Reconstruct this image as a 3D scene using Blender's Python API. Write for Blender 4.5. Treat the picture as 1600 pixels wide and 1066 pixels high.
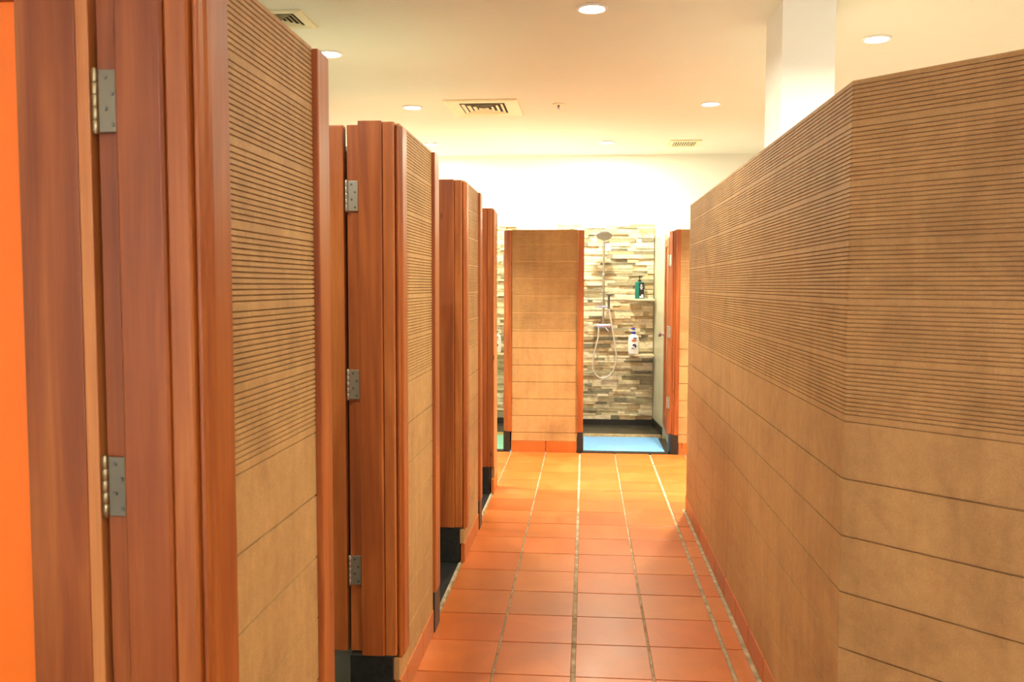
import bpy, bmesh, math, random
from mathutils import Vector, Matrix
random.seed(7)
C = bpy.context.scene.collection
for o in list(bpy.data.objects): bpy.data.objects.remove(o)
PI = math.pi

# ------------------------------------------------------------------ camera
F_PX, YAW, PITCH, ROLL, CAM_H = 1374.7, .0829, .06316, .00224, 1.4527
cam_data = bpy.data.cameras.new('camera')
cam_data.sensor_width = 36.0
cam_data.lens = F_PX / 1600 * 36.0
cam_data.clip_start = .05
cam_data.dof.use_dof = True
cam_data.dof.focus_distance = 5.0
cam_data.dof.aperture_fstop = 8.0
cam = bpy.data.objects.new('camera', cam_data)
C.objects.link(cam)
d = Vector((-math.sin(YAW)*math.cos(PITCH), math.cos(YAW)*math.cos(PITCH), -math.sin(PITCH)))
r = Vector((math.cos(YAW), math.sin(YAW), 0)); u = r.cross(d)
r2 = math.cos(ROLL)*r + math.sin(ROLL)*u
u2 = -math.sin(ROLL)*r + math.cos(ROLL)*u
M = Matrix((r2, u2, -d)).transposed().to_4x4()
M.translation = Vector((0, 0, CAM_H))
cam.matrix_world = M
bpy.context.scene.camera = cam

# ------------------------------------------------------------------ view, world, added rear fill lights
sc = bpy.context.scene
sc.view_settings.view_transform = 'Standard'
sc.view_settings.look = 'None'
sc.view_settings.gamma = 1
sc.view_settings.use_curve_mapping = False
sc.view_settings.exposure = 1.15
w = bpy.data.worlds.new('world'); sc.world = w; w.use_nodes = True
w.node_tree.nodes['Background'].inputs[0].default_value = (.9, .95, 1, 1)
w.node_tree.nodes['Background'].inputs[1].default_value = .3

LAMP_W = 15.0        # each ceiling downlight
WARM = (1.0, .94, .72)
def area(name, loc, rot, sx, sy, watt, col):
    l = bpy.data.lights.new(name, 'AREA'); l.shape = 'RECTANGLE'; l.size = sx; l.size_y = sy
    l.energy = watt; l.color = col
    o = bpy.data.objects.new(name, l); C.objects.link(o); o.location = loc; o.rotation_euler = rot
    return o
# cool fill lights added at two made-up, unseen windows behind the camera
area('cool_fill', (-1.0, -2.55, 1.75), (PI/2, 0, PI), 1.3, 1.3, 170, (.86, .88, 1.0))
area('cool_fill', (1.0, -2.55, 1.75), (PI/2, 0, PI), 1.3, 1.3, 90, (.86, .88, 1.0))

# ------------------------------------------------------------------ materials
def mat(name):
    m = bpy.data.materials.new(name); m.use_nodes = True
    nt = m.node_tree; b = nt.nodes['Principled BSDF']
    return m, nt, b
def N(nt, t, **kw):
    n = nt.nodes.new(t)
    for k, v in kw.items(): setattr(n, k, v)
    return n
def coords(nt, scale, world=False, rnd=True):
    if world:
        g = N(nt, 'ShaderNodeNewGeometry'); src = g.outputs['Position']
    else:
        g = N(nt, 'ShaderNodeTexCoord'); src = g.outputs['Object']
    if rnd:
        oi = N(nt, 'ShaderNodeObjectInfo'); mu = N(nt, 'ShaderNodeMath', operation='MULTIPLY')
        mu.inputs[1].default_value = 37.0; nt.links.new(oi.outputs['Random'], mu.inputs[0])
        ad = N(nt, 'ShaderNodeVectorMath', operation='ADD')
        nt.links.new(src, ad.inputs[0]); nt.links.new(mu.outputs[0], ad.inputs[1]); src = ad.outputs[0]
    mp = N(nt, 'ShaderNodeMapping'); mp.inputs['Scale'].default_value = scale
    nt.links.new(src, mp.inputs['Vector'])
    return mp.outputs[0]
def noise(nt, vec, scale, detail=4, rough=.6, dist=0):
    n = N(nt, 'ShaderNodeTexNoise'); n.inputs['Scale'].default_value = scale
    n.inputs['Detail'].default_value = detail; n.inputs['Roughness'].default_value = rough
    n.inputs['Distortion'].default_value = dist
    nt.links.new(vec, n.inputs['Vector']); return n.outputs['Fac']
def ramp(nt, fac, stops):
    n = N(nt, 'ShaderNodeValToRGB'); e = n.color_ramp.elements
    while len(e) < len(stops): e.new(.5)
    for i, (p, c) in enumerate(stops):
        e[i].position = p; e[i].color = (*c, 1)
    nt.links.new(fac, n.inputs[0]); return n.outputs[0]
def mix(nt, fac, a, b, mode='MIX'):
    n = N(nt, 'ShaderNodeMix', data_type='RGBA', blend_type=mode)
    for s, v in ((n.inputs[0], fac), (n.inputs[6], a), (n.inputs[7], b)):
        if isinstance(v, (int, float)): s.default_value = v
        elif isinstance(v, tuple): s.default_value = (*v, 1)
        else: nt.links.new(v, s)
    return n.outputs[2]
def bump(nt, b, h, strength, dist=.002):
    n = N(nt, 'ShaderNodeBump'); n.inputs['Strength'].default_value = strength
    n.inputs['Distance'].default_value = dist
    nt.links.new(h, n.inputs['Height']); nt.links.new(n.outputs[0], b.inputs['Normal'])

def plain(name, col, rough=.5, metal=0, emit=None, es=0):
    m, nt, b = mat(name)
    b.inputs['Base Color'].default_value = (*col, 1)
    b.inputs['Roughness'].default_value = rough; b.inputs['Metallic'].default_value = metal
    if emit:
        b.inputs['Emission Color'].default_value = (*emit, 1); b.inputs['Emission Strength'].default_value = es
    return m
def wood(name, dark, midc, light, rough=.42):
    m, nt, b = mat(name)
    v = coords(nt, (9, 9, .75))
    big = noise(nt, v, 1.6, 3, .5, 1.2)
    v2 = coords(nt, (60, 60, 1.6))
    fine = noise(nt, v2, 2.0, 4, .7, .4)
    c = ramp(nt, big, [(.28, dark), (.5, midc), (.74, light)])
    f = ramp(nt, fine, [(.3, (.80, .75, .70)), (.62, (1.04, 1.04, 1.04))])
    c2 = mix(nt, .75, c, f, 'MULTIPLY')
    vk = coords(nt, (7, 7, 2.2))                      # small knots
    vo = N(nt, 'ShaderNodeTexVoronoi'); vo.inputs['Scale'].default_value = 1.3
    nt.links.new(vk, vo.inputs['Vector'])
    kn = ramp(nt, vo.outputs['Distance'], [(.03, (1, 1, 1)), (.075, (0, 0, 0))])
    c3 = mix(nt, kn, c2, tuple(x*.35 for x in dark))
    nt.links.new(c3, b.inputs['Base Color'])
    b.inputs['Roughness'].default_value = rough
    b.inputs['Coat Weight'].default_value = .10; b.inputs['Coat Roughness'].default_value = .3
    bump(nt, b, fine, .12)
    return m
WOOD = wood('red_brown_wood', (.24, .055, .011), (.345, .088, .016), (.46, .140, .027))
WOOD_LIGHT = wood('orange_brown_wood', (.34, .090, .018), (.45, .135, .027), (.55, .19, .042))
WOOD_PALE = wood('pale_sapwood', (.42, .13, .035), (.56, .20, .055), (.66, .27, .08))
WOOD_DARK = wood('dark_wood', (.14, .030, .010), (.21, .047, .015), (.28, .066, .02))

def board_mat(name, base, dark):
    m, nt, b = mat(name)
    v = coords(nt, (1, 1, 1), world=True, rnd=False)
    blotch = noise(nt, v, 2.3, 5, .62, .8)
    vs = coords(nt, (14, 14, 1.1), world=True, rnd=False)
    streak = noise(nt, vs, 1.5, 3, .6)
    grain = noise(nt, v, 260, 2, .8)
    mid = noise(nt, v, 34, 4, .7)
    c = ramp(nt, blotch, [(.30, dark), (.5, base), (.75, tuple(min(1, x*1.1) for x in base))])
    s = ramp(nt, streak, [(.3, (.86, .83, .80)), (.6, (1.03, 1.03, 1.03))])
    c = mix(nt, .7, c, s, 'MULTIPLY')
    g = ramp(nt, mid, [(.3, (.87, .85, .83)), (.62, (1.06, 1.07, 1.07))])
    c = mix(nt, .7, c, g, 'MULTIPLY')
    g2 = ramp(nt, grain, [(.35, (.80, .78, .76)), (.62, (1.12, 1.12, 1.12))])
    c = mix(nt, .6, c, g2, 'MULTIPLY')
    # arc shaped scuffs
    vw = coords(nt, (1, 1, 1), world=True, rnd=False)
    st = noise(nt, vw, 1.15, 2, .5, 2.2)
    sk = ramp(nt, st, [(.47, (0, 0, 0)), (.5, (.5, .5, .5)), (.53, (0, 0, 0))])
    skm = N(nt, 'ShaderNodeMath', operation='MULTIPLY'); skm.inputs[1].default_value = .35
    nt.links.new(sk, skm.inputs[0]); c = mix(nt, skm.outputs[0], c, tuple(x*.8 for x in dark))
    nt.links.new(c, b.inputs['Base Color'])
    b.inputs['Roughness'].default_value = .62
    bump(nt, b, grain, .25, .001)
    return m
BOARD = board_mat('tan_composite_board', (.48, .280, .108), (.37, .205, .076))

def tile_mat(name, base):
    m, nt, b = mat(name)
    g = N(nt, 'ShaderNodeAttribute'); g.attribute_name = 'tint'; g.attribute_type = 'GEOMETRY'
    v = coords(nt, (1, 1, 1), world=True, rnd=False)
    n1 = noise(nt, v, 5, 5, .65, .6); n2 = noise(nt, v, 90, 3, .7)
    c = ramp(nt, n1, [(.3, tuple(x*.84 for x in base)), (.55, base), (.8, (base[0]*1.08, base[1]*1.35, base[2]*1.6))])
    c = mix(nt, 1.0, c, g.outputs['Color'], 'MULTIPLY')
    s = ramp(nt, n2, [(.3, (.93, .91, .9)), (.6, (1.02, 1.02, 1.02))])
    c = mix(nt, .6, c, s, 'MULTIPLY')
    nt.links.new(c, b.inputs['Base Color'])
    rr = N(nt, 'ShaderNodeMapRange'); rr.inputs['To Min'].default_value = .26; rr.inputs['To Max'].default_value = .46
    nt.links.new(n1, rr.inputs['Value']); nt.links.new(rr.outputs[0], b.inputs['Roughness'])
    b.inputs['Specular IOR Level'].default_value = .4
    bump(nt, b, n2, .08, .001)
    return m
TILE = tile_mat('terracotta_tile', (.50, .128, .022))
def mottled(name, a, bb, scale=20, rough=.8, bs=.2):
    m, nt, b = mat(name)
    v = coords(nt, (1, 1, 1), world=True, rnd=False)
    n = noise(nt, v, scale, 5, .65)
    nt.links.new(ramp(nt, n, [(.35, a), (.65, bb)]), b.inputs['Base Color'])
    b.inputs['Roughness'].default_value = rough
    if bs: bump(nt, b, n, bs)
    return m
GROUT = mottled('grout', (.22, .16, .09), (.50, .40, .26), 14, .9)
BLACK = mottled('black_granite', (.008, .009, .009), (.022, .024, .023), 60, .38, .05)
SLATE = mottled('dark_wet_slate', (.022, .020, .013), (.055, .048, .032), 9, .3, .1)
WHITE = mottled('cream_white_paint', (.84, .82, .74), (.86, .84, .76), 3, .75, 0)
CEIL = mottled('cream_ceiling_paint', (.80, .79, .68), (.82, .81, .70), 2, .85, 0)
COLW = mottled('white_column_paint', (.90, .90, .88), (.92, .92, .90), 3, .7, 0)
WHITE_SHADED = mottled('shaded_white_wall', (.50, .50, .36), (.56, .55, .41), 6, .35, 0)  # cream-white side wall, its olive shade put into the colour
GREY_TILE = mottled('grey_green_wall_tile', (.30, .33, .25), (.36, .39, .30), 5, .4, 0)
BLUE = mottled('light_blue_mat', (.13, .34, .66), (.18, .40, .72), 60, .6, .2)
SAND = mottled('yellow_stone_edge', (.55, .34, .12), (.75, .55, .28), 25, .5, .1)
ORANGE = plain('orange_laminate', (1.0, .205, .014), .35)
CHROME = plain('chrome', (.50, .50, .56), .2, 1)
STEEL = plain('brushed_hinge_steel', (.56, .55, .52), .32, 1)
BRASS = plain('tarnished_brass_steel', (.42, .34, .20), .38, 1)
HINGE_OLD = plain('dull_hinge_leaf', (.25, .22, .16), .45, 1)
SCREW = plain('screw_steel', (.2, .19, .17), .4, 1)
HOSE = plain('metal_hose', (.80, .76, .70), .35, .6)
GREYP = plain('grey_plastic', (.16, .16, .15), .4)
VENT = plain('cream_vent_metal', (.84, .77, .52), .5)
DUCT_SHADE = plain('duct_shade', (.07, .05, .03), .9)  # flat sheet colour standing for the shade inside the vents
LAMP = plain('lamp_glass', (1, 1, 1), .5, 0, (1, .97, .90), 14)
RINGM = plain('white_trim_ring', (.85, .83, .78), .4)
TEAL = plain('teal_plastic', (.004, .155, .115), .3)
BLACKP = plain('black_plastic', (.012, .012, .013), .35)
WHITEP = plain('white_plastic', (.82, .82, .82), .3)
BLUEP = plain('blue_plastic', (.03, .05, .45), .3)
RED = plain('red_print', (.65, .06, .03), .5)
NAVY = plain('navy_print', (.02, .025, .12), .5)
SHELF = mottled('sandstone_shelf', (.55, .47, .30), (.68, .60, .42), 30, .5, .1)

# ------------------------------------------------------------------ mesh helpers
def prism(bm, poly, z0, z1):
    lo = [bm.verts.new((x, y, z0)) for x, y in poly]
    hi = [bm.verts.new((x, y, z1)) for x, y in poly]
    n = len(poly)
    bm.faces.new(lo[::-1]); bm.faces.new(hi)
    for i in range(n):
        j = (i+1) % n
        bm.faces.new((lo[i], lo[j], hi[j], hi[i]))
def box(bm, x0, y0, z0, x1, y1, z1):
    prism(bm, [(x0, y0), (x1, y0), (x1, y1), (x0, y1)], z0, z1)
def lathe(bm, prof, loc=(0, 0, 0), seg=24, axis='z', cap=True, sx=1, sy=1):
    rings = []
    for rr, h in prof:
        ring = []
        for k in range(seg):
            a = 2*PI*k/seg; p = (rr*math.cos(a)*sx, rr*math.sin(a)*sy, h)
            if axis == 'y': p = (p[0], p[2], p[1])
            if axis == 'x': p = (p[2], p[1], p[0])
            ring.append(bm.verts.new(Vector(p)+Vector(loc)))
        rings.append(ring)
    for a, b in zip(rings, rings[1:]):
        for k in range(seg):
            bm.faces.new((a[k], a[(k+1) % seg], b[(k+1) % seg], b[k]))
    if cap:
        bm.faces.new(rings[0][::-1]); bm.faces.new(rings[-1])
def tube(bm, pts, rad, seg=10):
    pts = [Vector(p) for p in pts]; rings = []; n = len(pts)
    prev = None
    for i, p in enumerate(pts):
        t = (pts[min(i+1, n-1)]-pts[max(i-1, 0)]).normalized()
        if prev is None:
            a = t.orthogonal().normalized()
        else:
            a = (prev - t*prev.dot(t)).normalized()
        prev = a; b = t.cross(a)
        rings.append([bm.verts.new(p+rad*(math.cos(2*PI*k/seg)*a+math.sin(2*PI*k/seg)*b)) for k in range(seg)])
    for a, b in zip(rings, rings[1:]):
        for k in range(seg):
            bm.faces.new((a[k], a[(k+1) % seg], b[(k+1) % seg], b[k]))
    bm.faces.new(rings[0][::-1]); bm.faces.new(rings[-1])
def obj(name, bm, m, parent=None, bevel=0, smooth=False, seg=2, label=None):
    bmesh.ops.recalc_face_normals(bm, faces=bm.faces)
    me = bpy.data.meshes.new(name); bm.to_mesh(me); bm.free()
    me.materials.append(m)
    if smooth:
        for p in me.polygons: p.use_smooth = True
    o = bpy.data.objects.new(name, me); C.objects.link(o)
    if parent: o.parent = parent
    if bevel:
        b = o.modifiers.new('bevel', 'BEVEL'); b.width = bevel; b.segments = seg
        b.limit_method = 'ANGLE'; b.angle_limit = math.radians(25)
    if smooth:
        try:
            o.data.set_sharp_from_angle(angle=math.radians(40))
        except Exception: pass
    if label: o['label'] = label
    return o
def B(name, m, parent, *a, bevel=.0015, label=None):
    bm = bmesh.new(); box(bm, *a); return obj(name, bm, m, parent, bevel, label=label)
def thing(name, label, cat, loc=(0, 0, 0), rz=0, group=None):
    o = bpy.data.objects.new(name, None); C.objects.link(o)
    o.location = loc; o.rotation_euler = (0, 0, rz); o.empty_display_size = .1
    o['label'] = label; o['category'] = cat; o['kind'] = 'thing'
    if group: o['group'] = group
    return o
def tag(o, label, cat, group=None):
    o['label'] = label; o['category'] = cat; o['kind'] = 'thing'
    if group: o['group'] = group
    return o
def struct(o): o['kind'] = 'structure'; return o

# board cladding: lower plain planks, upper finely grooved planks
PLANK, ZG, ZTOP = .1475, 1.1085, 1.993
def clad_profile(z0, zg, ztop):
    """(depth, z) pairs on the face from bottom to top; grooves are cut inwards"""
    pts = [(0, z0)]
    def groove(z, wd, dp):
        if z-wd/2 > z0+.002 and z+wd/2 < ztop-.002:
            pts.extend([(0, z-wd/2), (-dp, z-wd/2+.0004), (-dp, z+wd/2-.0004), (0, z+wd/2)])
    k = -8
    joints = []
    while zg+k*PLANK < zg-.001:
        joints.append(zg+k*PLANK); k += 1
    for z in joints: groove(z, .0048, .008)
    nb = round((ztop-zg)/PLANK)
    for b in range(nb):
        zb = zg+b*PLANK
        groove(zb+.0004, .0027, .006)
        for g in range(1, 13):
            groove(zb+.0190+.01065*(g-1), .0027, .0055)
    pts.append((0, ztop))
    return pts
def cladding(bm, A, Bp, t, z0=.10, zg=ZG, ztop=ZTOP, mA=0, mB=0):
    """A->B along the face, outward normal on the right hand side of A->B; mA/mB shift the back corners along the face"""
    A = Vector((A[0], A[1], 0)); Bp = Vector((Bp[0], Bp[1], 0))
    dr = (Bp-A).normalized(); n = Vector((dr.y, -dr.x, 0))
    pr = clad_profile(z0, zg, ztop)
    sec = [(dd, z) for dd, z in pr] + [(-t, ztop), (-t, z0)]
    ra, rb = [], []
    for dd, z in sec:
        f = -dd/t
        ra.append(bm.verts.new(A+n*dd+dr*mA*f+Vector((0, 0, z))))
        rb.append(bm.verts.new(Bp+n*dd-dr*mB*f+Vector((0, 0, z))))
    m = len(sec)
    bm.faces.new(ra); bm.faces.new(rb[::-1])
    for i in range(m):
        j = (i+1) % m
        bm.faces.new((ra[i], rb[i], rb[j], ra[j]))

def tile_row(bm, A, Bp, t, z0, z1, step=.3, off=0, gap=.006):
    """upright skirting tiles along A->B with outward normal to the right"""
    A = Vector((A[0], A[1], 0)); Bp = Vector((Bp[0], Bp[1], 0))
    L = (Bp-A).length; dr = (Bp-A)/L; n = Vector((dr.y, -dr.x, 0))
    s = off
    cuts = [0]
    while s < L-.01:
        if s > .01: cuts.append(s)
        s += step
    cuts.append(L)
    for a, b in zip(cuts, cuts[1:]):
        p, q = A+dr*(a+gap/2), A+dr*(b-gap/2)
        poly = [(p+n*0), (q+n*0), (q-n*t), (p-n*t)]
        prism(bm, [(v.x, v.y) for v in poly], z0, z1)
def tint(me, seed=1, rng=None):
    rnd = random.Random(seed)
    at = me.attributes.new('tint', 'FLOAT_COLOR', 'FACE')
    n = len(me.polygons); per = 6
    col = (1, 1, 1, 1)
    for i in range(n):
        if i % per == 0:
            k = rnd.uniform(.88, 1.08); g = rnd.uniform(.90, 1.15)
            col = (k, k*g, k*g*g, 1)
        at.data[i].color = col

# ------------------------------------------------------------------ room shell
CZ = 2.765
YB = 9.0                         # back wall
XL, XR, YR = -2.7, 4.6, -2.6
B0 = bmesh.new
def shell(name, m, *a):
    bm = bmesh.new(); box(bm, *a); return struct(obj(name, bm, m))
shell('ceiling', CEIL, XL-.1, YR-.1, CZ, XR+.1, YB+.1, CZ+.1)
shell('wall_back', WHITE, XL-.1, YB, -.05, XR+.1, YB+.1, CZ)
shell('wall_left', WHITE, XL-.1, YR, -.05, XL, YB, CZ)
shell('wall_right', WHITE, XR, YR, -.05, XR+.1, YB, CZ)
# unseen rear wall with two openings added for the cool fill lights
bm = bmesh.new()
for a in ((XL, 0, XR, 1.05), (XL, 2.45, XR, CZ), (XL, 1.05, -1.7, 2.45), (-.3, 1.05, .3, 2.45), (1.7, 1.05, XR, 2.45)):
    box(bm, a[0], YR-.1, a[1], a[2], YR, a[3])
struct(obj('wall_rear', bm, WHITE))
for i, x0 in enumerate((-1.7, .3)):
    bm = bmesh.new()
    for a in ((x0, 1.05, x0+1.4, 1.10), (x0, 2.40, x0+1.4, 2.45), (x0, 1.10, x0+.05, 2.40), (x0+1.35, 1.10, x0+1.4, 2.40), (x0+.68, 1.10, x0+.72, 2.40)):
        box(bm, a[0], YR-.09, a[1], a[2], YR-.04, a[3])
    struct(obj('added_window_%d' % (i+1), bm, WHITE))

# floor: grout bed plus every tile of the passage
bm = bmesh.new()
box(bm, -.637, YR, -.06, XR, 7.60, -.006)
box(bm, XL, 6.29, -.06, -.637, 7.60, -.006)
fl = struct(obj('floor', bm, GROUT))
X0, Y0, T = -.0357, 3.197, .3
bm = bmesh.new()
def col_gap(i): return .0085 if i in (0, 2) else .0045
for i in range(-9, 8):
    for j in range(-20, 15):
        x0, x1 = X0+T*i+col_gap(i), X0+T*(i+1)-col_gap(i+1)
        y0, y1 = Y0+T*j+.0029, Y0+T*(j+1)-.0029
        if y1 > 7.6: y1 = 7.598
        if y0 > 7.58: continue
        if i < -2 and y1 < 6.35: continue
        if i < -2 and y0 < 6.3: y0 = 6.3
        if x0 > .6 and .5 < y0 < 5.4 and x0 > .9: continue
        e = random.uniform(-.0006, .0006)
        box(bm, x0, y0, -.02, x1, y1, e)
o = obj('floor_tiles', bm, TILE, fl, .0018); tint(o.data, 3)

# ------------------------------------------------------------------ hinges
def hinge(parent, loc, side_jamb, m, out=-1, name='hinge', leaf=.034, ang=0, ml=None):
    """barrel on a vertical pin at loc, leaves left and right in the local xz plane facing local -y"""
    x, y, z = loc
    h = .1
    bm = bmesh.new()
    for k in range(5):
        lathe(bm, [(.0051, z+k*h/5+.0003), (.0055, z+k*h/5+.0009), (.0055, z+(k+1)*h/5-.0009), (.0051, z+(k+1)*h/5-.0003)], (x, y, 0), 14)
    lathe(bm, [(.003, z-.003), (.0045, z-.001), (.0045, z+.0008)], (x, y, 0), 12)
    lathe(bm, [(.0045, z+h-.0008), (.0045, z+h+.001), (.003, z+h+.003)], (x, y, 0), 12)
    hb = obj(name, bm, m, parent, smooth=True)
    s = side_jamb
    x0, x1 = (s*.004, s*(.004+leaf))
    bm = bmesh.new(); box(bm, min(x0, x1), .001, z, max(x0, x1), .004, z+h)
    lf = obj('hinge_leaf', bm, ml or m, parent, .0006); lf.location = (x, y, 0); lf.rotation_euler.z = ang
    for k, (fx, fz) in enumerate(((.35, .88), (.7, .62), (.35, .38), (.7, .12))):
        bm = bmesh.new()
        lathe(bm, [(.0040, .0018), (.0034, -.0006), (.0012, -.0002)], (s*(.004+leaf*fx), 0, z+h*fz), 12, 'y')
        sw = obj('screw', bm, SCREW, parent, smooth=True); sw.location = (x, y, 0); sw.rotation_euler.z = ang
    return hb

# ------------------------------------------------------------------ left-hand stall partitions (face the passage on +x)
XF = -.625
ZB = .19
def left_unit(name, fy, pe, te, label, hm, hinge_on=True, ext=1.1):
    """fy = y of the jamb front, pe = panel end, te = end trim end"""
    t = thing(name, label, 'partition', (XF, fy, 0), group='timber edged partitions along the left of the passage')
    # jamb with stepped mouldings; local x=0 is the cladding face
    bm = bmesh.new()
    prism(bm, [(-.172, .115), (-.172, .030), (-.130, .030), (-.130, .012), (-.046, .012), (-.046, .115)], ZB, ZTOP-.008)
    obj('door_jamb', bm, WOOD, t, .0015)
    bm = bmesh.new()
    prism(bm, [(-.128, .0115), (-.128, .004), (-.124, 0), (-.053, 0), (-.048, .004), (-.048, .0115)], ZB-.003, ZTOP)
    obj('raised_moulding', bm, WOOD, t, .001)
    bm = bmesh.new()
    prism(bm, [(-.0475, .10), (-.0475, .009), (-.044, .006), (-.012, .006), (-.008, .010), (-.008, .10)], ZB-.003, ZTOP-.003)
    obj('flat_moulding', bm, WOOD_LIGHT, t, .001)
    bm = bmesh.new()
    prism(bm, [(-.0075, .125), (-.0075, .022), (-.004, .018), (.002, .018), (.005, .024), (.005, .034), (.010, .040), (.013, .048), (.013, .118), (.009, .125)], ZB-.012, ZTOP-.012)
    obj('corner_moulding', bm, WOOD, t, .0012)
    B('plinth', BLACK, t, -.170, .004, 0, -.0205, .112, ZB-.004)
    # cladding and its solid core
    bm = bmesh.new()
    cladding(bm, (0, .060), (0, pe-fy), .02, .10)
    box(bm, -.02, .012, .10, -.0005, .0598, ZB-.014)
    obj('cladding_panel', bm, BOARD, t)
    B('core_wall', GREY_TILE, t, -.168, .116, 0, -.021, pe-fy, ZTOP-.006, bevel=0)
    bm = bmesh.new(); tile_row(bm, (.004, .012), (.004, pe-fy), .02, 0, .099, .3, .12)
    o = obj('base_tiles', bm, TILE, t, .001); tint(o.data, 5)
    # end trim: the strike-side jamb of the previous opening
    y0, y1 = pe-fy, te-fy
    bm = bmesh.new()
    prism(bm, [(-.165, y0+.001), (.012, y0+.001), (.014, y0+.004), (.014, y1-.030), (.010, y1-.026), (.010, y1-.003), (.007, y1), (-.165, y1)], .172, ZTOP-.003)
    obj('end_trim', bm, WOOD, t, .001)
    B('end_bead', WOOD_PALE, t, -.02, y1+.0005, .172, .004, y1+.010, ZTOP-.004, label='paler wooden bead on the far edge')
    B('end_plinth', BLACK, t, -.165, y0+.002, 0, .008, y1, .171)
    return t
def stall_door(own, pin, width, label, hm, panel_m, rz=0, z0=.19, z1=1.985, flip=1, hz=(.425, 1.066, 1.70), leafside=1, ang=0, sm=None, strip=False):
    """door hanging from the pin; local +x is away from the pin after flip"""
    t = bpy.data.objects.new('stall_door', None); C.objects.link(t); t.parent = own; t.empty_display_size = .1
    t.location = (pin[0]-own.location.x, pin[1]-own.location.y, 0); t.rotation_euler = (0, 0, rz)
    if label: t['label'] = label
    s = -flip
    def bx(x0, x1): return (min(s*x0, s*x1), max(s*x0, s*x1))
    bm = bmesh.new()
    a = bx(.0325 if strip else .010, .135); box(bm, a[0], .004, z0, a[1], .040, z1)
    obj('hinge_stile', bm, sm or WOOD_LIGHT, t, .002 if strip else .004)
    if strip:
        a = bx(.010, .032); bm = bmesh.new(); box(bm, a[0], .004, z0, a[1], .040, z1)
        obj('stile_edge', bm, WOOD_PALE, t, .002, label='paler sapwood edge of the stile')
    a = bx(width-.125, width); bm = bmesh.new(); box(bm, a[0], .004, z0, a[1], .040, z1)
    obj('lock_stile', bm, WOOD, t, .004)
    for zz in ((z0, z0+.13), (z1-.07, z1)):
        a = bx(.1355, width-.1255); bm = bmesh.new(); box(bm, a[0], .005, zz[0], a[1], .039, zz[1])
        obj('rail', bm, WOOD, t, .003)
    a = bx(.1355, width-.1255); bm = bmesh.new(); box(bm, a[0], .014, z0+.1305, a[1], .030, z1-.0705)
    obj('door_panel', bm, panel_m, t)
    for z in hz:
        hinge(t, (0, .004, z), -s*leafside, hm, ang=ang, ml=(HINGE_OLD if hm is BRASS else None))
    bm = bmesh.new()
    lathe(bm, [(.022, 0), (.022, -.004), (.009, -.006), (.009, -.026), (.019, -.030), (.023, -.042), (.018, -.052), (.004, -.055)], (s*(width-.06), .004, 1.0), 20, 'y')
    obj('door_knob', bm, CHROME, t, smooth=True)
    return t

units = [
    (1.37, 1.995, 2.095, 'stall partition nearest the camera with grooved tan boards and moulded wooden jamb', BRASS),
    (2.885, 3.560, 3.690, 'second stall partition from the camera, grooved tan boards between wooden posts on a black plinth', STEEL),
    (4.49, 5.120, 5.250, 'third stall partition along the left side, narrow strip of grooved boards beside a wooden jamb', STEEL),
]
UL = []
for fy, pe, te, lb, hm in units:
    UL.append(left_unit('stall_partition', fy, pe, te, lb, hm))
# the last, short one
t = thing('stall_partition', 'farthest and narrowest partition on the left, wooden post over a short black plinth', 'partition', (XF, 6.02, 0), group='timber edged partitions along the left of the passage')
bm = bmesh.new(); prism(bm, [(-.172, .115), (-.172, .03), (-.13, .03), (-.13, .012), (-.046, .012), (-.046, .115)], ZB, 1.975); obj('door_jamb', bm, WOOD, t, .0015)
bm = bmesh.new(); prism(bm, [(-.128, .0115), (-.128, 0), (-.05, 0), (-.048, .0115)], ZB, 1.98); obj('raised_moulding', bm, WOOD, t, .001)
bm = bmesh.new(); prism(bm, [(-.0475, .10), (-.0475, .006), (-.010, .006), (-.008, .10)], ZB, 1.98); obj('flat_moulding', bm, WOOD, t, .001)
bm = bmesh.new(); prism(bm, [(-.0075, .07), (-.0075, .012), (.000, .012), (.004, .03), (.004, .07)], ZB, 1.97); obj('corner_moulding', bm, WOOD_PALE, t, .001)
bm = bmesh.new(); cladding(bm, (-.004, .0705), (-.004, .27), .02, .10, ztop=1.965); obj('cladding_panel', bm, BOARD, t)
B('core_wall', GREY_TILE, t, -.168, .116, 0, -.025, .27, 1.96, bevel=0)
B('plinth', BLACK, t, -.170, .004, 0, -.030, .112, ZB-.002)
bm = bmesh.new(); tile_row(bm, (-.002, .02), (-.002, .27), .02, 0, .099); o = obj('base_tiles', bm, TILE, t, .001); tint(o.data, 6)

UL.append(t)
# doors opened into the left stalls, each hung from the inner edge of a jamb
stall_door(UL[0], (-.795, 1.385), .66, 'open wooden door with an orange panel', BRASS, ORANGE, sm=WOOD, strip=True)
stall_door(UL[1], (-.7975, 2.905), .66, '', STEEL, ORANGE)
stall_door(UL[2], (-.7975, 4.51), .66, '', STEEL, ORANGE)
stall_door(UL[3], (-.7975, 6.04), .66, '', STEEL, ORANGE)

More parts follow.
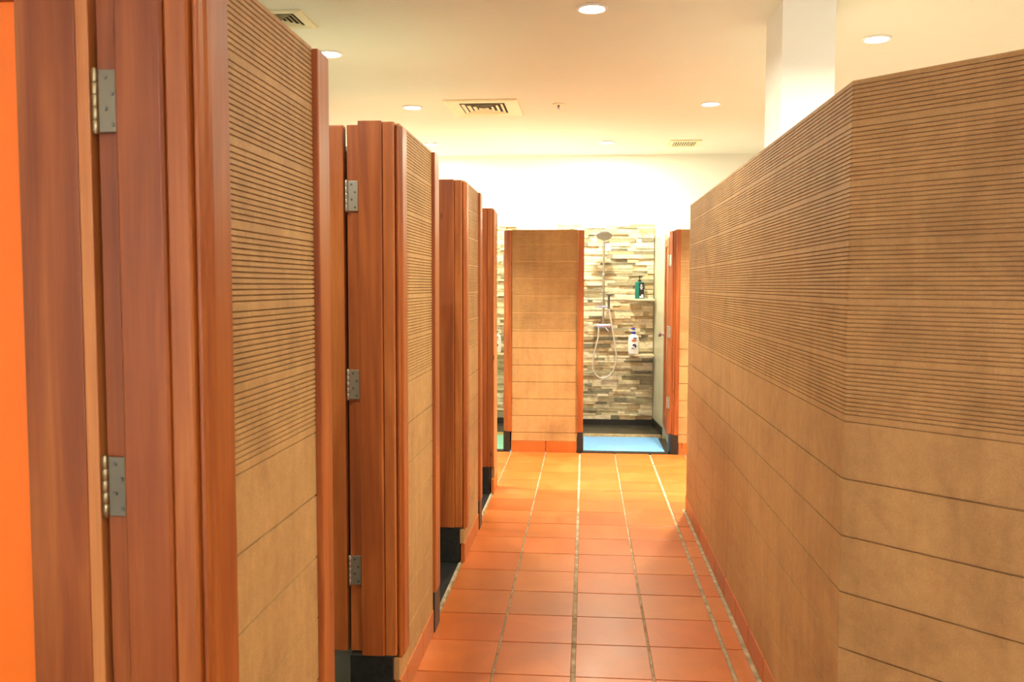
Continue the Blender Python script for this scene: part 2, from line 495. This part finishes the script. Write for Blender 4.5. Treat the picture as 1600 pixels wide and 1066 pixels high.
# walls between the left stalls, stall floors and thresholds
for k, (y0, y1) in enumerate(((1.49, 1.99), (3.01, 3.55), (4.61, 5.11), (6.14, 6.28))):
    shell('wall_divider_%d' % (k+1), GREY_TILE, -2.05, y0, 0, -.80, y1, 1.93)
shell('wall_stalls_left', GREY_TILE, -2.15, 0, 0, -2.052, 6.28, 1.93)
bm = bmesh.new()
box(bm, -2.05, -1, -.06, -.652, 6.29, -.008)
struct(obj('floor_stalls', bm, SLATE))
bm = bmesh.new()
box(bm, -.651, -1, -.06, -.6375, 6.29, .001)
struct(obj('trim_1', bm, GROUT, None))
for k, (y0, y1) in enumerate(((2.097, 2.885), (3.692, 4.49), (5.252, 6.02))):
    bm = bmesh.new(); box(bm, -.79, y0, -.0079, -.6515, y1, .0005); struct(obj('trim_%d' % (k+2), bm, BLACK))

# ------------------------------------------------------------------ right-hand partition with a 45 degree corner
t = thing('shower_partition', 'long grooved board partition on the right with an angled near corner', 'partition', (.66, 2.29, 0))
S2 = math.sqrt(.5)
cl = [((0, 3.41), (0, 1.95)), ((0, 1.949), (0, 1.05)), ((0, 1.049), (0, 0))]
for k, (a, b) in enumerate(cl):
    bm = bmesh.new()
    cladding(bm, a, b, .02, .10, ztop=1.963 if k != 0 else 1.963, mB=(.02*math.tan(PI/8) if k == 2 else 0), mA=(.02*math.tan(PI/8) if k == 0 else 0))
    obj('cladding_panel', bm, BOARD, t)
L = 1.15
bm = bmesh.new(); cladding(bm, (0, 0), (L*S2, -L*S2), .02, .10, ztop=1.963, mA=.02*math.tan(PI/8)); obj('corner_panel', bm, BOARD, t)
bm = bmesh.new(); cladding(bm, (.6, 4.01), (0, 3.41), .02, .10, ztop=1.963, mB=.02*math.tan(PI/8)); obj('corner_panel', bm, BOARD, t)
bm = bmesh.new(); prism(bm, [(.021, 3.40), (.021, .009), (.009+L*S2, -L*S2+.021), (.09+L*S2, -L*S2+.10), (.10, .05), (.10, 3.37), (.66, 3.93), (.60, 3.985)], 0, 1.955)
obj('core_wall', bm, WHITE, t)
bm = bmesh.new()
tile_row(bm, (-.004, 3.41), (-.004, 0), .02, 0, .099, .3, .11)
tile_row(bm, (-.003, -.004), (L*S2-.003, -L*S2-.004), .02, 0, .099, .3, .2)
o = obj('base_tiles', bm, TILE, t, .001); tint(o.data, 9)
bm = bmesh.new(); box(bm, -.022, .0, -.005, -.0045, 3.41, .003); obj('base_sealant', bm, GROUT, t)

# square column behind it
bm = bmesh.new(); box(bm, .895, 4.22, -.05, 1.135, 4.585, CZ); struct(obj('wall_column', bm, COLW))

# ------------------------------------------------------------------ back row of stalls
DZ = -.05
ZT = ZTOP+DZ-.012
YF = 7.60
t = thing('stall_partition', 'freestanding grooved board partition at the far end between the two showers', 'partition', (0, YF, 0), group='partitions of the far row of showers')
bm = bmesh.new(); cladding(bm, (-.635, 0), (-.066, 0), .02, .10, ZG+DZ, ZT); obj('cladding_panel', bm, BOARD, t)
B('core_wall', WHITE, t, -.634, .021, 0, -.067, .13, ZT-.004, bevel=0)
bm = bmesh.new(); prism(bm, [(-.7055, .14), (-.7055, .045), (-.695, .035), (-.695, .012), (-.672, -.006), (-.636, -.016), (-.636, .14)], ZB-.01, ZT-.004)
obj('corner_post', bm, WOOD, t, .001)
bm = bmesh.new(); prism(bm, [(-.065, .14), (-.065, -.016), (-.026, -.004), (-.022, .006), (-.012, .012), (-.012, .14)], ZB-.01, ZT-.004)
obj('corner_post', bm, WOOD, t, .001)
bm = bmesh.new(); prism(bm, [(-.706, .14), (-.706, .01), (-.680, -.002), (-.648, -.004), (-.642, .14)], 0, ZB-.011); obj('plinth', bm, BLACK, t, .001)
bm = bmesh.new(); prism(bm, [(-.062, .14), (-.062, -.010), (-.028, -.004), (-.012, .010), (-.012, .14)], 0, ZB-.011); obj('plinth', bm, BLACK, t, .001)
bm = bmesh.new(); tile_row(bm, (-.640, -.003), (-.064, -.003), .02, 0, .098, .3, .305); o = obj('base_tiles', bm, TILE, t, .001); tint(o.data, 12)

BR = [t]
t = thing('stall_partition', 'partition at the far right with wooden jamb, partly hidden behind the long board wall', 'partition', (0, YF, 0), group='partitions of the far row of showers')
bm = bmesh.new(); cladding(bm, (.806, 0), (1.45, 0), .02, .10, ZG+DZ, ZT); obj('cladding_panel', bm, BOARD, t)
B('core_wall', WHITE, t, .807, .021, 0, 1.45, .13, ZT-.004, bevel=0)
bm = bmesh.new(); prism(bm, [(.716, .074), (.738, .028), (.752, .028), (.752, .074)], ZB-.02, ZT-.012); obj('door_jamb', bm, WOOD, t, .001)
bm = bmesh.new(); prism(bm, [(.753, .14), (.753, .012), (.760, .004), (.766, .004), (.766, .14)], ZB-.02, ZT-.006); obj('flat_moulding', bm, WOOD, t, .001)
bm = bmesh.new(); prism(bm, [(.767, .14), (.767, -.004), (.776, -.014), (.805, -.016), (.805, .14)], ZB-.02, ZT); obj('corner_post', bm, WOOD, t, .001)
bm = bmesh.new(); prism(bm, [(.726, .070), (.726, .03), (.742, .0), (.760, -.010), (.803, -.012), (.803, .070)], 0, ZB-.021); obj('plinth', bm, BLACK, t, .001)
bm = bmesh.new(); tile_row(bm, (.806, -.003), (1.45, -.003), .02, 0, .098, .3, .03); o = obj('base_tiles', bm, TILE, t, .001); tint(o.data, 13)

BR.append(t)
# doors of the far row, opened inwards from their right-hand jambs: leaf runs along +y
stall_door(BR[1], (.708, 7.668), .64, '', STEEL, WOOD, rz=-PI/2+math.radians(-2), z0=.16, z1=1.87, flip=1, hz=(.392, 1.003, 1.618), ang=math.radians(31.5), sm=WOOD)
stall_door(BR[0], (-.722, 7.755), .60, '', STEEL, WOOD, rz=-PI/2, z0=.16, z1=1.87, flip=1, hz=(.392, 1.003, 1.618))

# ledger stone claddings on the back wall
def stone_wall(name, x0, x1, z0, z1, label):
    rnd = random.Random(int(x0*100)+11)
    bm = bmesh.new(); cols = []
    z = z0
    cream = [(.70, .63, .44), (.76, .70, .52), (.62, .55, .36), (.74, .68, .52), (.66, .59, .40), (.55, .48, .31)]
    brown = [(.42, .31, .17), (.50, .38, .21), (.40, .31, .18), (.56, .44, .26)]
    grey = [(.26, .24, .16), (.33, .30, .19), (.21, .20, .14), (.38, .34, .22)]
    while z < z1-.004:
        h = rnd.choice((.018, .024, .028, .034, .042)); h = min(h, z1-z)
        if z1-(z+h) < .012: h = z1-z
        x = x0
        while x < x1-.002:
            wd = rnd.choice((.06, .1, .14, .2, .28, .34))*rnd.uniform(.8, 1.2)
            if x1-(x+wd) < .04: wd = x1-x
            dd = rnd.uniform(.014, .040)
            n0 = len(bm.faces)
            # slightly tilted rough stone face
            v = []
            a, b = x+.0008, x+wd-.0008; c0, c1 = z+.0008, z+h-.0008
            q = [rnd.uniform(-.003, .003) for _ in range(4)]
            bk = [bm.verts.new(p) for p in ((a, YB-.002, c0), (b, YB-.002, c0), (b, YB-.002, c1), (a, YB-.002, c1))]
            fr = [bm.verts.new(p) for p in ((a, YB-dd+q[0], c0), (b, YB-dd+q[1], c0), (b, YB-dd+q[2], c1), (a, YB-dd+q[3], c1))]
            bm.faces.new(bk); bm.faces.new(fr[::-1])
            for i in range(4):
                j = (i+1) % 4; bm.faces.new((bk[i], fr[i], fr[j], bk[j]))
            pp = rnd.random()
            pal = cream if pp < .68 else (brown if pp < .84 else grey)
            k = rnd.uniform(.9, 1.1); col = [k*cc for cc in rnd.choice(pal)]
            cols += [col]*6
            x += wd
        z += h
    bmesh.ops.recalc_face_normals(bm, faces=bm.faces)
    me = bpy.data.meshes.new(name); bm.to_mesh(me); bm.free()
    at = me.attributes.new('tint', 'FLOAT_COLOR', 'FACE')
    for i, p in enumerate(me.polygons): at.data[i].color = (*cols[i], 1)
    me.materials.append(STONE)
    o = bpy.data.objects.new(name, me); C.objects.link(o)
    return o
m, nt, b = mat('ledger_stone')
g = N(nt, 'ShaderNodeAttribute'); g.attribute_name = 'tint'; g.attribute_type = 'GEOMETRY'
v = coords(nt, (1, 1, 2.5), world=True, rnd=False)
n1 = noise(nt, v, 18, 5, .7, .7)
c = mix(nt, 1.0, g.outputs['Color'], ramp(nt, n1, [(.3, (.6, .55, .5)), (.5, (1, .98, .95)), (.72, (1.2, 1.2, 1.2))]), 'MULTIPLY')
nt.links.new(c, b.inputs['Base Color']); b.inputs['Roughness'].default_value = .6
bump(nt, b, n1, .5, .006)
STONE = m
for k, (x0, x1) in enumerate(((-1.66, -.702), (-.285, .685))):
    o = stone_wall('stone_cladding', x0, x1, .09, 2.072, '')
    tag(o, ('ledger stone cladding behind the far left shower, seen through the narrow gap', 'ledger stone cladding behind the chrome shower at the end of the passage')[k], 'stone cladding', 'stone claddings of the far showers')

# side walls and floors of the far stalls
for k, (x0, x1) in enumerate(((-.676, -.300), (.735, 1.13), (-2.1, -1.67))):
    bm = bmesh.new(); box(bm, x0, 7.745, 0, x1, YB, 1.93)
    if k == 1: bm.free(); bm = bmesh.new(); prism(bm, [(.692, YB), (.738, 8.37), (.768, 8.37), (.768, 7.81), (1.13, 7.81), (1.13, YB)], 0, 1.93)
    struct(obj('wall_shower_%d' % (k+1), bm, WHITE if k != 1 else WHITE_SHADED))
bm = bmesh.new()
for x0, x1 in ((-1.67, -.69), (-.30, .77)):
    box(bm, x0, 7.60, -.06, x1, YB, -.002)
struct(obj('floor_showers', bm, SLATE))
for k, (x0, x1) in enumerate(((-1.665, -.705), (-.010, .724))):
    bm = bmesh.new(); box(bm, x0, 7.595, -.02, x1, 7.665, .010); struct(obj('trim_%d' % (k+6), bm, BLACK, None, .002))
    xa, xb = ((-1.665, -.695), (-.295, .730))[k]
    bm = bmesh.new(); box(bm, xa, 8.43, -.0019, xb, YB-.001, .035); struct(obj('trim_%d' % (k+8), bm, SLATE, None, .002))
    bm = bmesh.new(); box(bm, xa, 8.418, -.0019, xb, 8.4295, .032); struct(obj('trim_%d' % (k+10), bm, SAND, None))
    bm = bmesh.new(); box(bm, xa, YB-.045, .0352, xb, YB-.001, .0885); struct(obj('baseboard_back_%d' % (k+1), bm, BLACK))
bm = bmesh.new(); prism(bm, [(.680, YB-.046), (.727, 8.372), (.738, 8.372), (.693, YB-.046)], .0355, .11); struct(obj('baseboard_right', bm, BLACK))
GREEN = mottled('pale_green_mat', (.15, .42, .30), (.20, .48, .36), 60, .6, .2)
for k, (x0, x1, mm) in enumerate(((-1.62, -.712, GREEN), (-.008, .70, BLUE))):
    bm = bmesh.new(); box(bm, x0, 7.675, -.001, x1, 8.412, .006)
    o = obj('floor_mat', bm, mm, None, .001)
    tag(o, ('pale green floor mat in the far left shower', 'light blue floor mat inside the entrance of the far shower')[k], 'mat')

# ------------------------------------------------------------------ shower set
SX, SY = .182, YB-.085
def shower(dx, label):
    t = thing('shower_set', label, 'shower', (SX+dx, SY, 0), group='chrome rain showers of the far stalls')
    bm = bmesh.new(); tube(bm, [(0, 0, 1.03), (0, 0, 1.90), (0, -.01, 1.925), (0, -.035, 1.945), (0, -.16, 1.955)], .0105, 12); obj('riser_pipe', bm, CHROME, t, smooth=True)
    for z in (1.86, 1.56):
        bm = bmesh.new(); lathe(bm, [(.010, 0), (.010, .035), (.020, .037), (.020, .043)], (0, 0, z), 14, 'y')
        lathe(bm, [(.016, z-.016), (.016, z+.016)], (0, 0, 0), 14); obj('wall_bracket', bm, CHROME, t, .001, smooth=True)
    bm = bmesh.new(); lathe(bm, [(.012, .030), (.016, .012), (.060, .010), (.078, .004), (.080, -.004), (.078, -.008)], (0, 0, 0), 36)
    hd = obj('rain_head', bm, CHROME, t, smooth=True); hd.location = (0, -.17, 1.945); hd.rotation_euler = (math.radians(-27), 0, 0)
    bm = bmesh.new(); lathe(bm, [(.074, -.0085), (.074, -.011), (.02, -.012)], (0, 0, 0), 32); obj('nozzle_plate', bm, GREYP_L, hd)
    bm = bmesh.new(); lathe(bm, [(.026, -.095), (.030, -.088), (.030, -.045), (.024, -.040), (.024, .040), (.030, .045), (.030, .088), (.026, .095)], (0, 0, 1.045), 20, 'x'); obj('mixer_valve', bm, CHROME, t, smooth=True)
    bm = bmesh.new(); tube(bm, [(.025, -.025, 1.03), (.045, -.05, 1.005), (.055, -.055, .99)], .008, 8); obj('mixer_lever', bm, CHROME, t, smooth=True)
    bm = bmesh.new(); box(bm, -.085, -.075, 1.232, .045, .0, 1.238)
    for a in ((-.085, -.075, .045, -.071), (-.085, -.071, -.081, 0), (.041, -.071, .045, 0)): box(bm, a[0], a[1], 1.2382, a[2], a[3], 1.252)
    lathe(bm, [(.017, 1.222), (.017, 1.26)], (0, 0, 0), 14); obj('soap_tray', bm, CHROME, t, .001)
    bm = bmesh.new(); tube(bm, [(.052, -.03, 1.225), (.053, -.035, 1.30), (.054, -.04, 1.35)], .0125, 10)
    lathe(bm, [(.012, 1.347), (.028, 1.355), (.040, 1.362), (.040, 1.372), (.010, 1.376)], (.062, -.06, 0), 20); obj('hand_shower', bm, GREYP, t, smooth=True)
    pts = []
    P = [(-.045, -.03, 1.02), (-.05, -.03, .93), (-.085, -.03, .78), (-.100, -.03, .66), (-.085, -.03, .575), (-.03, -.03, .525), (.045, -.03, .535), (.105, -.03, .60), (.135, -.03, .72), (.115, -.03, .88), (.085, -.03, 1.06), (.058, -.03, 1.20), (.052, -.03, 1.225)]
    P = [Vector(p) for p in P]
    for i in range(len(P)-1):
        p0, p1, p2, p3 = P[max(i-1, 0)], P[i], P[i+1], P[min(i+2, len(P)-1)]
        for s in range(6):
            q = s/6; pts.append(.5*((2*p1)+(p2-p0)*q+(2*p0-5*p1+4*p2-p3)*q*q+(3*p1-p0-3*p2+p3)*q**3))
    pts.append(P[-1])
    bm = bmesh.new(); tube(bm, pts, .0078, 8); obj('hose', bm, HOSE, t, smooth=True)
    return t
GREYP_L = plain('grey_nozzle_rubber', (.34, .33, .29), .5)
shower(0, 'chrome rain shower with looping metal hose on the stone wall at the end')

def shelf(cx, z, label):
    bm = bmesh.new()
    R = .245
    poly = [(cx, YB-.0405), (cx-R, YB-.0405)]
    for k in range(1, 12):
        a = PI+(PI/2)*k/12
        poly.append((cx+R*math.cos(a), YB-.0405+.17*math.sin(a)))
    poly.append((cx, YB-.0405-.17))
    prism(bm, poly, z-.018, z)
    return tag(obj('corner_shelf', bm, SHELF, None, .003), label, 'shelf', 'stone corner shelves in the showers')
SHX = .684
shelf(SHX, 1.322, 'upper corner shelf of the end shower holding the green bottle')
shelf(SHX, .766, 'lower corner shelf of the end shower holding the white bottle')
shelf(SHX-1.387, .766, 'lower corner shelf in the far left shower seen through the narrow gap')

def pump(bm, z, r0, hh, dirx=1):
    lathe(bm, [(r0, z), (r0, z+.016), (r0*.55, z+.020), (r0*.28, z+.022), (r0*.28, z+hh*.72), (r0*.55, z+hh*.74), (r0*.6, z+hh)], (0, 0, 0), 16)
    box(bm, min(0, dirx*.034), -.006, z+hh*.80, max(0, dirx*.034), .006, z+hh*.97)
# green square bottle
t = thing('shampoo_bottle', 'dark green pump bottle with black label on the upper shelf', 'bottle', (.540, YB-.12, 1.3225))
bm = bmesh.new()
for a in [0]:
    rings = []
    for sx, z in ((.042, 0), (.045, .004), (.045, .158), (.041, .166), (.018, .170)):
        rings.append([bm.verts.new((x*sx, y*sx*.62, z)) for x, y in ((-1, -.8), (-.9, -1), (.9, -1), (1, -.8), (1, .8), (.9, 1), (-.9, 1), (-1, .8))])
    for p, q in zip(rings, rings[1:]):
        for k in range(8): bm.faces.new((p[k], p[(k+1) % 8], q[(k+1) % 8], q[k]))
    bm.faces.new(rings[0][::-1]); bm.faces.new(rings[-1])
obj('bottle_body', bm, TEAL, t, .001)
bm = bmesh.new(); pump(bm, .170, .017, .060); obj('pump', bm, BLACKP, t, smooth=True)
B('bottle_label', BLACKP, t, -.008, -.0295, .006, .040, -.0282, .160, bevel=0)
for a in ((.008, .128, .022, .142), (.002, .112, .030, .120), (.008, .094, .024, .104)):
    B('label_mark', plain('pale_print', (.55, .55, .55), .5) if a[1] > 1 else WHITEP, t, a[0], -.0302, a[1], a[2], -.0296, a[3], bevel=0)
B('label_mark', WHITEP, t, -.002, -.0302, .010, .036, -.0296, .026, bevel=0)
B('label_mark', WHITEP, t, .016, -.0302, .0262, .034, -.0296, .042, bevel=0)

def white_bottle(x, label):
    t = thing('body_wash_bottle', label, 'bottle', (x, YB-.125, .7665), group='white pump bottles with blue tops')
    bm = bmesh.new()
    lathe(bm, [(.040, 0), (.050, .005), (.054, .03), (.056, .10), (.053, .155), (.044, .185), (.024, .198), (.018, .204)], (0, 0, 0), 28, sy=.6)
    obj('bottle_body', bm, WHITEP, t, smooth=True)
    bm = bmesh.new(); lathe(bm, [(.020, .2042), (.021, .208), (.021, .224), (.015, .227)], (0, 0, 0), 20); obj('collar', bm, BLUEP, t, smooth=True)
    bm = bmesh.new(); lathe(bm, [(.007, .2272), (.007, .243)], (0, 0, 0), 12); obj('pump_stem', bm, WHITEP, t, smooth=True)
    bm = bmesh.new(); lathe(bm, [(.011, .2432), (.015, .247), (.015, .262), (.010, .268)], (0, 0, 0), 16); box(bm, -.030, -.006, .250, 0, .006, .260); obj('pump_head', bm, BLUEP, t, smooth=True)
    y = -.0355
    bm = bmesh.new(); box(bm, -.006, y, .158, .030, y+.003, .167); obj('label_lettering', bm, NAVY, t)
    bm = bmesh.new(); lathe(bm, [(.022, y), (.022, y+.003), (.0155, y+.003), (.0155, y), (.022, y)], (.0, 0, 0), 24, 'y', cap=False)
    for vv in bm.verts: vv.co.z = vv.co.z*.48+.140
    obj('label_oval', bm, RED, t)
    bm = bmesh.new(); box(bm, -.012, y, .1365, .012, y+.003, .1435); obj('label_lettering', bm, RED, t)
    bm = bmesh.new()
    for k in range(5):
        a = k*.7-.9; lathe(bm, [(.009, y-.0006*k), (.009, y+.003)], (.006+.012*math.sin(a), 0, .082+.014*math.cos(a)), 10, 'y')
    box(bm, -.022, y, .056, .004, y+.003, .064)
    obj('label_flower', bm, NAVY, t)
    return t
white_bottle(.486, 'white pump bottle with blue top on the lower shelf of the end shower')
white_bottle(.486-1.387, 'white pump bottle with blue top glimpsed through the gap at the far left')

# ------------------------------------------------------------------ ceiling fittings
def downlight(x, y, label, power=1.0, spread=155, col=WARM, grp='recessed ceiling downlights'):
    t = thing('downlight', label, 'ceiling light', (x, y, CZ), group=grp)
    bm = bmesh.new(); lathe(bm, [(.058, -.001), (.074, -.001), (.076, -.003), (.074, -.008), (.062, -.010), (.058, -.006), (.058, -.001)], (0, 0, 0), 36, cap=False); obj('trim_ring', bm, RINGM, t, smooth=True)
    bm = bmesh.new(); lathe(bm, [(.057, -.001), (.057, -.004), (.03, -.0065), (.002, -.007)], (0, 0, 0), 32); obj('lamp_disc', bm, LAMP, t, smooth=True)
    l = bpy.data.lights.new('downlight_lamp', 'AREA'); l.shape = 'DISK'; l.size = .11
    l.energy = LAMP_W*power; l.color = col; l.spread = math.radians(spread)
    o = bpy.data.objects.new('downlight_lamp', l); C.objects.link(o); o.parent = t; o.location = (0, 0, -.012)
    return t
DL = [
    (.022, 4.27, 'downlight cut by the top edge of the picture, above the passage', .55),
    (1.53, 4.90, 'downlight to the right of the white column', 1.0),
    (-1.455, 4.98, 'downlight touching the top of the nearest left partition', 1.0),
    (-1.28, 6.50, 'downlight left of the large square air diffuser', 1.5, 100),
    (.89, 6.53, 'downlight just left of the white column, right of the sprinkler', 1.9, 96),
    (-1.445, 8.18, 'farthest left downlight, near the back wall', 1.7, 180),
    (.186, 8.19, 'downlight over the end shower, left of the small vent', 1.9, 180),
]
for x, y, lb, *p in DL: downlight(x, y, lb, *p)
for x, y, p, lb in ((-1.4, 2.2, .8, 'downlight above the nearest stall, outside the picture'), (.1, -.9, .8, 'added unseen downlight over the passage behind the camera'),  # unseen lamps behind the camera and before the column are added for light
                    (1.15, 2.95, 2.6, 'downlight added to brighten the white column, outside the picture'), (2.2, 6.6, 1, 'downlight hidden behind the white column'),
                    (3.4, 4.9, 1, 'downlight near the right wall of the room'), (1.9, -.6, 1.0, 'added unseen downlight behind and right of the camera'),
                    (2.9, 8.2, 1, 'downlight in the far right corner of the room')):
    downlight(x, y, lb, p)

def diffuser(x, y, sx, sy, label, n=4, inner=.62, grp=None):
    t = thing('ceiling_vent', label, 'air vent', (x, y, CZ), group=grp)
    bm = bmesh.new()
    hx, hy = sx/2, sy/2; ix, iy = hx*inner, hy*inner
    def ring(ax, ay, za, bx_, by, zb):
        lo = [bm.verts.new(p) for p in ((-ax, -ay, za), (ax, -ay, za), (ax, ay, za), (-ax, ay, za))]
        hi = [bm.verts.new(p) for p in ((-bx_, -by, zb), (bx_, -by, zb), (bx_, by, zb), (-bx_, by, zb))]
        for k in range(4): bm.faces.new((lo[k], lo[(k+1) % 4], hi[(k+1) % 4], hi[k]))
    ring(hx, hy, 0, hx, hy, -.008); ring(hx, hy, -.008, hx-.02, hy-.02, -.014); ring(hx-.02, hy-.02, -.014, ix, iy, -.006); ring(ix, iy, -.006, ix, iy, -.0005)
    obj('vent_frame', bm, VENT, t)
    B('duct_shade_sheet', DUCT_SHADE, t, -ix, -iy, -.0015, ix, iy, -.0004, bevel=0)
    for k in range(n):
        f0 = 1-(k+.35)/(n+.3); f1 = f0-.55/(n+.3)
        bm = bmesh.new()
        ring(ix*f0, iy*f0, -.010, ix*f1, iy*f1, -.002); ring(ix*f0, iy*f0, -.012, ix*f1, iy*f1, -.004)
        ring(ix*f0, iy*f0, -.012, ix*f0, iy*f0, -.010); ring(ix*f1, iy*f1, -.004, ix*f1, iy*f1, -.002)
        obj('louvre', bm, VENT, t)
    return t
diffuser(-.755, 6.565, .53, .60, 'large square air diffuser in the middle of the ceiling', 4)
diffuser(-1.515, 4.33, .30, .29, 'square air vent at the top left above the nearest partition', 4, .66)
t = thing('ceiling_vent', 'small slotted vent near the back wall, left of the column', 'air vent', (.895, 8.30, CZ))
bm = bmesh.new()
for a in ((-.14, -.18, .14, -.125), (-.14, .125, .14, .18), (-.14, -.125, -.10, .125), (.10, -.125, .14, .125)): box(bm, a[0], a[1], -.012, a[2], a[3], -.0003)
obj('vent_frame', bm, VENT, t)
B('duct_shade_sheet', DUCT_SHADE, t, -.10, -.125, -.0015, .10, .125, -.0004, bevel=0)
for k in range(9):
    x = -.084+k*.021; bm = bmesh.new(); box(bm, x-.0035, -.124, -.011, x+.0035, .124, -.0016); obj('slat', bm, VENT, t)
t = thing('sprinkler', 'small round fire sprinkler in the ceiling right of the diffuser', 'sprinkler', (-.203, 6.47, CZ))
bm = bmesh.new(); lathe(bm, [(.045, -.0003), (.043, -.006), (.020, -.010), (.012, -.010)], (0, 0, 0), 24); obj('escutcheon', bm, VENT, t, smooth=True)
bm = bmesh.new(); lathe(bm, [(.008, -.0103), (.008, -.022), (.003, -.026), (.003, -.036), (.014, -.037), (.014, -.039)], (0, 0, 0), 14); obj('sprinkler_head', bm, SCREW, t, smooth=True)
